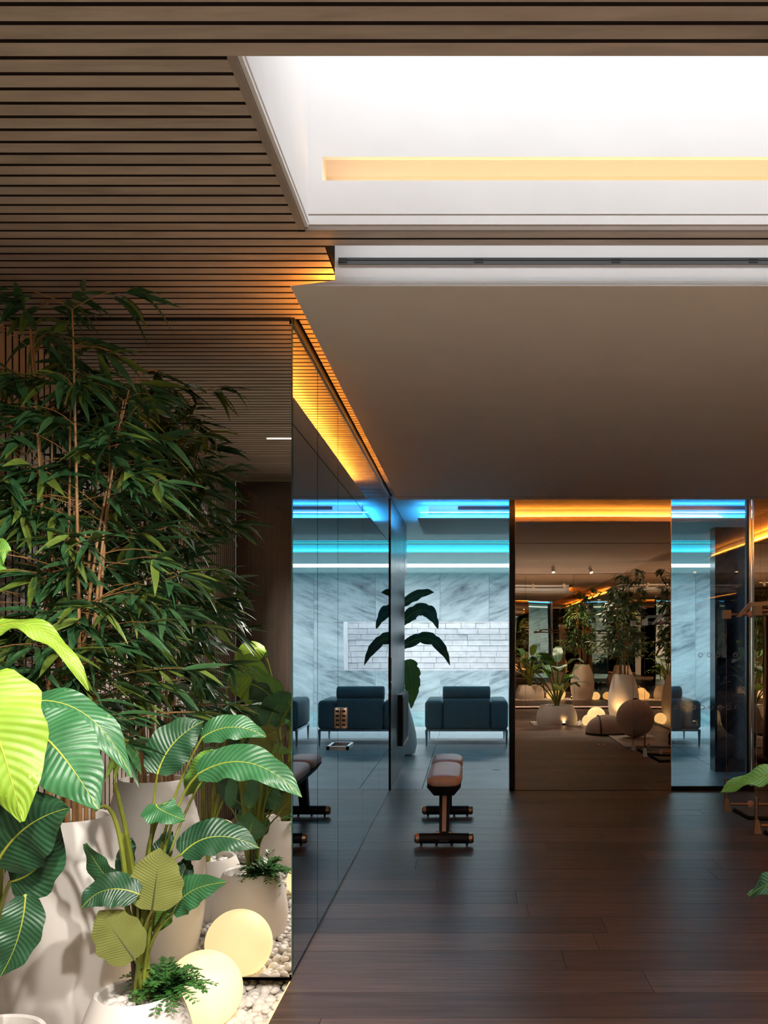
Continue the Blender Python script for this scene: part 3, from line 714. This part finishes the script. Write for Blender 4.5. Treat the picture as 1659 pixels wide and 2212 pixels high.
stalk(fp,P(276,1975,3.02),P(204,1752,2.96),.009,P(262,1690,2.98)); stalk(fp,P(300,1960,3.06),P(247,1690,2.98),.010,P(278,1800,3.0)); stalk(fp,P(316,1890,3.04),P(342,1770,3.0),.010)
# left banana plant with large lime leaf
lp=thing('banana_plant',(LP[0],LP[1],fz),'big leaved banana plant with a lime leaf at the left edge','plant')
px_plant(lp,(LP[0],LP[1],fz),2.6,[
 (-60,1475,48,1775,215,2.42,2.36,'lf_lime','lf_lime',(.15,-1,.35),dict(cp=(-10,1540),fold=.1,wave=.012,droop=.15)),
 (65,1575,212,1748,170,2.52,2.46,'lf_mid','lf_dark',(.25,-1,.35),dict(cp=(120,1590),fold=.12,wave=.008,droop=.12)),
 (32,1522,284,1680,92,2.60,2.62,'lf_mid','lf_fresh',(.1,-.75,1),dict(cp=(195,1475),fold=-.15,wave=.01)),
 (-10,1870,150,1745,170,2.50,2.46,'lf_dark','lf_mid',(.3,-1,.2),dict(cp=(40,1770),fold=.25,wave=.007)),
 (22,1905,128,1782,120,2.56,2.58,'lf_dark','lf_dark',(-.3,-1,.1),dict(cp=(100,1890),fold=.1)),
 (55,1935,0,2110,92,2.50,2.46,'lf_dark','lf_mid',(.5,-1,.1),dict(cp=(50,2030),fold=.1)),
 (-60,1385,192,1492,60,2.75,2.80,'lf_lime','lf_lime',(.1,-.6,1),dict(cp=(85,1270),fold=-.2,wave=.010)),
 (-40,1240,22,1190,80,2.7,2.7,'lf_fresh','lf_lime',CAMF,dict(fold=.1)),
],.009)
def banana(label,x,y,z,n,h,spread,seed,extra=(),sc=1.0,name='banana_plant',lim=None):
    t=thing(name,(x,y,z),label,'plant'); r=random.Random(seed)
    for i in range(n):
        a=i*2.4+r.uniform(-.3,.3); hh=h*r.uniform(.35,1.0); d=Vector((math.cos(a),math.sin(a),0))
        b=Vector((x,y,z))+d*spread*r.uniform(.25,.5)+Vector((0,0,hh*.72))
        tip=b+d*spread*r.uniform(.45,.75)+Vector((0,0,hh*r.uniform(-.02,.24)))
        cc=(b+tip)/2+Vector((0,0,.10*sc))
        if lim and max(q_.x/q_.y for q_ in (b,tip))>lim-.05: continue
        leaf(t,b,tip,r.uniform(.12,.18)*sc,r.choice(('lf_mid','lf_mid','lf_fresh','lf_dark')),r.choice(('lf_olive','lf_fresh')),(d.x*-.5,d.y*-.5,1),ctrl=cc,fold=.15)
        stalk(t,(x+d.x*.02,y+d.y*.02,z),b,.009*sc)
    for b,tip,c,wd,top,bot,fc in extra:
        leaf(t,b,tip,wd,top,bot,fc,ctrl=c,fold=.15); stalk(t,(x,y,z),b,.009*sc)
    return t
banana('tall banana plant near the camera, seen only in the end mirror',QP[0],QP[1],fz,22,1.5,.50,5,lim=-.494,extra=[
 (Vector((-1.08,1.55,1.20)),Vector((-.85,1.35,1.10)),Vector((-.95,1.48,1.42)),.20,'lf_lime','lf_lime',(0,.6,1)),
 (Vector((-1.25,1.75,1.25)),Vector((-1.38,2.0,1.02)),Vector((-1.3,1.9,1.42)),.18,'lf_lime','lf_fresh',(0,.6,.6))])
banana('leafy banana plant in the wide right planter, leaf tips entering the frame',RL[0],RL[1],RZ+.30,17,1.10,.50,11,sc=1.35,extra=[
 (P(1735,1690,2.05),P(1556,1713,2.15),P(1650,1650,2.1),.085,'lf_fresh','lf_fresh',(0,-.5,1)),
 (P(1740,1900,1.95),P(1618,1936,2.0),P(1670,1890,1.98),.075,'lf_mid','lf_fresh',(0,-.5,1))])

# ---------------------------------------------------------------- fern in the front planter
def fern(label,x,y,z,n,L,seed):
    t=thing('fern',(x,y,z),label,'fern'); r=random.Random(seed)
    for i in range(n):
        a=i*2.399; el=r.uniform(.15,1.2); d=Vector((math.cos(a)*math.cos(el),math.sin(a)*math.cos(el),math.sin(el))); l=L*r.uniform(.6,1.0)
        b=Vector((x,y,z)); tip=b+d*l+Vector((0,0,-.03)); c=b+d*l*.55+Vector((0,0,.03)); pts=bez(b,c,tip,9)
        m=MB(); m.tube(pts,.0012,4); m.UV=[(0,0)]*len(m.V)
        for k_ in range(2,10):
            p=pts[k_]; tg=(pts[k_]-pts[k_-1]).normalized(); sd=tg.cross(Vector((0,0,1))).normalized()
            for s in (-1,1):
                dd=(sd*s+tg*.7+Vector((0,0,r.uniform(-.2,.2)))).normalized(); ll=.044*(1.15-k_/14)*r.uniform(.8,1.2); w_=dd.cross(Vector((0,0,1))).normalized()*ll*.27
                q=len(m.V); m.V += [tuple(p),tuple(p+dd*ll*.45+w_),tuple(p+dd*ll),tuple(p+dd*ll*.45-w_)]; m.UV += [(0,0),(.5,1),(1,0),(.5,-1)]
                m.F.append((q,q+1,q+2,q+3)); m.M.append(0)
        m.build('frond',['fern'],t,False)
fern('bright green fern hanging over the rim of the front planter',FP[0]+.085,FP[1]+.035,fz+.015,40,.165,3)
fern('second fern tuft in the out of frame left planter',QP[0]+.09,QP[1]+.05,fz+.015,14,.15,4)

# ---------------------------------------------------------------- bamboo
def bleaf(mat,bend):
    m=MB(); UV=[]
    st_=[(0,.004),(.12,.05),(.35,.085),(.62,.07),(.85,.034),(1,0.002)]
    for u,w_ in st_:
        z=-bend*u*u
        for s in (-1,0,1): m.V.append((u,s*w_,z+abs(s)*w_*.35)); UV.append((u,s))
    for i in range(5):
        for j in range(2): m.F.append((i*3+j,i*3+j+1,(i+1)*3+j+1,(i+1)*3+j)); m.M.append(0)
    m.UV=UV; return m
BL=[(bleaf(mt,bd),mt) for mt in ('bam','bam','bam2') for bd in (.08,.3)]
BLM=[m.mesh('leaf',mt,True,180) for m,mt in BL]
def bamboo(label,x,y,z,zt_,rad,nc,ncl,nind,seed,box=None,tubes=.009):
    t=thing('bamboo_plant',(x,y,z),label,'plant'); r=random.Random(seed); canes=[]
    for i in range(nc):
        a=i*2.4+r.uniform(0,.5); q=.095*math.sqrt((i+.5)/nc); b=Vector((x+q*math.cos(a),y+q*math.sin(a),z))
        top=Vector((x+rad*.55*math.cos(a)*r.uniform(.3,1),y+rad*.55*math.sin(a)*r.uniform(.3,1),z+(zt_-z)*r.uniform(.72,.97)))
        if box: top.x=min(max(top.x,box[0]),box[1]); top.y=min(max(top.y,box[2]),box[3])
        pts=bez(b,Vector((b.x,b.y,(b.z*.5+top.z*.5))),top,14); canes.append(pts)
        c=MB().tube(pts,[tubes*(1-.65*k_/14) for k_ in range(15)],8).build('cane','cane',t)
        for k_ in (2,4,6,8,10): 
            rr=tubes*(1-.65*k_/14)*1.18; d=(pts[k_+1]-pts[k_]).normalized()*.004
            MB().tube([pts[k_]-d,pts[k_]+d],rr,8).build('node_ring','cane',c)
    allm=[]; tw=MB()
    for i in range(ncl):
        pts=r.choice(canes); k_=r.randint(3,14); p=pts[k_]; a=r.uniform(0,6.28)
        fr=k_/14; l=rad*r.uniform(.25,.95)*(1.25-.80*fr)
        e=p+Vector((math.cos(a)*l,math.sin(a)*l,l*r.uniform(-.05,.55)))
        if box: e.x=min(max(e.x,box[0]),box[1]); e.y=min(max(e.y,box[2]),box[3])
        e.z=min(e.z,zt_)
        tw.tube(bez(p,(p+e)/2+Vector((0,0,.04)),e,4),.0016,4,cap=False)
        dr=(e-p).normalized()
        for q in range(r.randint(6,10)):
            yaw=math.atan2(dr.y,dr.x)+r.uniform(-1.25,1.25); pit=r.uniform(-.25,.75)
            L=r.uniform(.11,.19); mt=Matrix.Translation(e-dr*r.uniform(0,.09)) @ Matrix.Rotation(yaw,4,'Z') @ Matrix.Rotation(pit,4,'Y') @ Matrix.Rotation(r.uniform(-.7,.7),4,'X') @ Matrix.Diagonal((L,L,L,1))
            tp=mt@Vector((1,0,0))
            if box and not (box[0]-.06<tp.x<box[1]+.06 and box[2]-.06<tp.y<box[3]+.06): continue
            if tp.z>ZC-.01: continue
            wdx=5 if r.random()<.12 else (4 if r.random()<.16 else r.randint(0,3)); allm.append((mt,wdx))
    tw.build('twigs','cane',t)
    allm.sort(key=lambda m_: m_[0].translation.y + abs(m_[0].translation.z-1.5)*.3)
    st=Stuff2()
    for i,(mt,wx) in enumerate(allm):
        if i<nind: put('leaf',BLM[wx],t,mt)
        else: st.add(mt,BL[wx][0])
    st.build('foliage',t)
    return t
class Stuff2:
    def __init__(s): s.m=MB(); s.m.UV=[]
    def add(s,mt,src):
        n=len(s.m.V); s.m.V += [tuple(mt@Vector(v)) for v in src.V]; s.m.UV += src.UV; s.m.F += [tuple(n+i for i in f) for f in src.F]
        yl = 1 if src is BL[4][0] or src is BL[5][0] else 0; s.m.M += [yl]*len(src.F)
    def build(s,name,par):
        o=s.m.build(name,['bam','bam2'],par,True,180); o['kind']='stuff'
bamboo('tall dense bamboo in the tall white planter on the left',TP[0],TP[1],ZG+.77,2.56,.50,11,290,300,21,(XL+.10,-.92,2.72,YE-.10))
bamboo('tall bamboo in the right planter, seen mirrored',RT[0],RT[1],RZ+.78,2.58,.50,9,230,0,33,(1.75,XR-.12,.75,2.0))

# spa banana in a white vase
vz=thing('floor_vase',(-.80,11.15,0),'tall white teardrop vase beside the ribbed wall','vase')
MB().lathe([(.12,0),(.17,.02),(.195,.12),(.185,.25),(.15,.40),(.115,.52),(.095,.60),(.09,.62),(.07,.60),(.01,.58)],(-.80,11.15,0),40).build('vase_body','white',vz)
sb=thing('banana_plant',(-.80,11.15,.58),'drooping banana plant in the white vase by the pool','plant')
YS_=11.1
px_plant(sb,(-.80,11.15,.58),YS_,[
 (866,1308,938,1280,26,YS_,YS_-.15,'lf_dark','lf_dark',(0,-1,.6),dict(cp=(905,1276))),
 (868,1348,946,1358,40,YS_,YS_-.2,'lf_dark','lf_fresh',(0,-1,.8),dict(cp=(922,1282),fold=.2,torn=5)),
 (868,1400,972,1437,34,YS_,YS_-.2,'lf_dark','lf_dark',(0,-1,.8),dict(cp=(938,1342),fold=.2,torn=5)),
 (880,1425,888,1530,42,YS_-.1,YS_-.25,'lf_fresh','lf_mid',(0.3,-1,.1),dict(cp=(894,1460),torn=4)),
 (866,1362,800,1350,36,YS_,YS_+.3,'lf_dark','lf_dark',(0,-1,.8),dict(cp=(830,1310))),
 (866,1420,810,1430,36,YS_,YS_+.3,'lf_dark','lf_dark',(0,-1,.8),dict(cp=(830,1360))),
],.014)
stalk(sb,(-.80,11.15,.55),P(866,1305,YS_),.022,mat='trunk')

# ---------------------------------------------------------------- gym gear mirrored at the far end
o=MB().rbox(1.95,2.56,3.72,5.16,.001,.014,.004,2).build('exercise_mat','mat'); tag(o,'pale exercise mat under the felt ball','mat')
o=MB().ball((2.275,4.03,.014+.262),.262,nu=48,nv=30).build('exercise_ball','ball',None,True,80); tag(o,'round taupe exercise ball resting on the mat','exercise ball')
MB().tube([(2.275+.2*math.cos(a),4.03+.2*math.sin(a),.014+.262+.166) for a in [i*2*math.pi/24 for i in range(25)]],.0025,6).build('seam','rubber',o)
MB().rbox(2.245,2.305,4.00,4.06,.535,.552,.006,2).build('handle','rubber',o)
bs=thing('balance_dome',(1.97,3.42,0),'taupe balance dome with black strap on the floor','balance dome')
MB().lathe([(.29,0),(.305,.012),(.30,.03),(.28,.035)],(1.97,3.42,0.001),48).build('dome_base','rubber',bs)
MB().lathe([(.302*math.cos(i/14*math.pi/2),.245*math.sin(i/14*math.pi/2)) for i in range(14)]+[(.01,.245)],(1.97,3.42,.03),48).build('dome','ball',bs)
MB().tube([(1.97-.12+.09*math.sin(math.pi*i/20)*0,3.42+.288*math.cos(math.pi*i/20),.03+.232*math.sin(math.pi*i/20)) for i in range(21)],.011,6).build('strap','rubber',bs)
o=MB().box(1.66,1.76,4.71,4.81,.0,.003).build('floor_socket','bronze',smooth=False); tag(o,'square bronze floor socket near the exercise mat','socket')
MB().lathe([(.02,0),(.02,.002),(.012,.002)],(1.71,4.76,.003),16).build('socket_lid','blackmetal',o)
for i,(x,y_) in enumerate(((2.50,5.32),(2.60,5.40))):
    pts=[]
    for k_ in range(25):
        a=2*math.pi*k_/24; pts.append((x+.035*math.cos(a)*(1-.35*math.cos(2*a)**2 if abs(math.sin(a))<.5 else 1),y_,.11+.095*math.sin(a)))
    o=MB().tube(pts,.013,8).build('hand_grip','rubber'); tag(o,('black looped hand grip on the floor beside the mat','black looped hand grip on the floor nearer the right wall')[i],'hand grip')
# cable machine at the right edge
cm=thing('cable_machine',(2.6,6.54,0),'bronze cable exercise machine with swinging arms at the right edge','gym machine')
MB().rbox(2.48,2.80,6.28,6.80,.0,.06,.01,2).build('base_plate','rubber',cm)
MB().rbox(2.58,2.70,6.34,6.46,.06,1.72,.012,2).build('column','bronze',cm)
MB().rbox(2.58,2.70,6.62,6.74,.06,1.72,.012,2).build('column','bronze',cm)
MB().rbox(2.56,2.72,6.32,6.76,1.70,1.78,.015,2).build('top_beam','bronze',cm)
for i in range(9): MB().box(2.595,2.685,6.47,6.61,.10+i*.055,.15+i*.055).build('weight_plate','rubber',cm,False)
for Yy,zt2,zb in ((6.9,1.535,.135),(6.18,1.54,.12)):
    x0=1.875
    a=MB().box(x0-.022,x0+.028,Yy-.03,Yy+.03,zt2-.032,zt2+.030).tube([(x0+.03,Yy,zt2),(x0+.33,Yy,zt2-.002),(2.58,Yy*.6+6.54*.4,zt2)],.010,10).build('upper_arm','bronze',cm,False)
    MB().hexa([(x0+.07,Yy-.012,zt2-.02),(x0+.10,Yy-.012,zt2-.02),(x0+.10,Yy+.012,zt2-.02),(x0+.07,Yy+.012,zt2-.02),(x0+.165,Yy-.012,zt2+.085),(x0+.21,Yy-.012,zt2+.085),(x0+.21,Yy+.012,zt2+.085),(x0+.165,Yy+.012,zt2+.085)]).hexa([(x0+.165,Yy-.012,zt2+.06),(2.6,6.5,zt2+.06),(2.6,6.53,zt2+.06),(x0+.165,Yy+.012,zt2+.06),(x0+.165,Yy-.012,zt2+.088),(2.6,6.5,zt2+.088),(2.6,6.53,zt2+.088),(x0+.165,Yy+.012,zt2+.088)]).build('arm_brace','bronze',a,False)
    MB().ball((x0+.175,Yy,zt2),.026,(1,.6,1),12,8).build('knob','copper',a)
    MB().tube([(x0+.21,Yy,zt2),(x0+.24,Yy,zt2)],.018,10).build('collar','bronze',a)
    l=MB().hexa([(x0-.02,Yy-.02,zb-.03),(x0+.028,Yy-.02,zb-.03),(x0+.028,Yy+.02,zb-.03),(x0-.02,Yy+.02,zb-.03),(x0-.012,Yy-.014,zb+.06),(x0+.012,Yy-.014,zb+.06),(x0+.012,Yy+.014,zb+.06),(x0-.012,Yy+.014,zb+.06)]).tube([(x0,Yy,zb+.06),(x0,Yy,zb+.19)],.011,10).build('lower_arm','bronze',cm,False)
    MB().tube([(x0+.03,Yy,zb+.02),(x0+.40,Yy,zb+.018),(2.58,Yy*.6+6.54*.4,zb+.02)],.010,10).build('arm_rod','bronze',l)
    MB().ball((x0+.175,Yy,zb+.02),.028,(1,.5,1),12,8).build('knob','copper',l)
    MB().tube([(x0+.05,Yy,zb-.02),(x0+.16,Yy,zb-.08),(2.58,Yy*.6+6.54*.4,zb-.08)],.016,8).build('arm_brace','rubber',l)
    MB().tube([(x0,Yy,zb+.19),(x0,Yy,zb+.205)],.016,10).build('cable_stop','bronze',l)
    MB().tube([(x0,Yy,zb+.2),(x0,Yy,zt2-.03)],.002,6).build('cable','frame',cm)

# ---------------------------------------------------------------- ceiling spotlights added to brighten the planting beds
def added_spot(x,y,target,watts,label):
    t=thing('spotlight',(x,y,ZC),label,'spotlight','added ceiling spotlights'); tgt=Vector(target); hd=Vector((x,y,ZC-.09)); d=(tgt-hd).normalized()
    MB().tube([(x,y,ZC),(x,y,ZC-.09)],.008,8).build('bracket','white',t)
    MB().tube([hd-d*.05,hd+d*.05],.032,18).build('lamp_can','white',t)
    MB().tube([hd+d*.046,hd+d*.052],.026,16).build('lens','lens',t)
    li=bpy.data.lights.new('added_spot_bulb','SPOT'); li.energy=watts; li.color=(1,.93,.84); li.spot_size=math.radians(70); li.spot_blend=.8; li.shadow_soft_size=.05
    lo_=bpy.data.objects.new('added_spot_bulb',li); C.objects.link(lo_)
    lo_.matrix_basis=Matrix.Translation(hd+d*.06) @ d.to_track_quat('-Z','Y').to_matrix().to_4x4()
    lo_.parent=t; lo_.matrix_parent_inverse=world(t).inverted()
added_spot(.55,1.55,(-1.25,3.0,.65),SPOT_W,'added white ceiling spotlight aimed at the left planters')
added_spot(.05,1.1,(-1.3,2.8,.9),SPOT_W,'added white ceiling spotlight nearest the left bed')
added_spot(-.35,.35,(-1.25,1.8,1.0),SPOT_W*1.0,'added white ceiling spotlight over the left bed, behind the camera')
added_spot(1.45,.9,(1.5,1.75,.5),SPOT_W*.7,'added white ceiling spotlight over the wide right planter')
added_spot(2.1,.7,(2.5,1.4,1.4),SPOT_W*.7,'added white ceiling spotlight over the right bamboo')
o=MB().box(-1.29,-.60,1.525,1.533,ZC-.006,ZC-.001).build('line_light','line',smooth=False); tag(o,'thin linear light set in the slatted ceiling','line light')
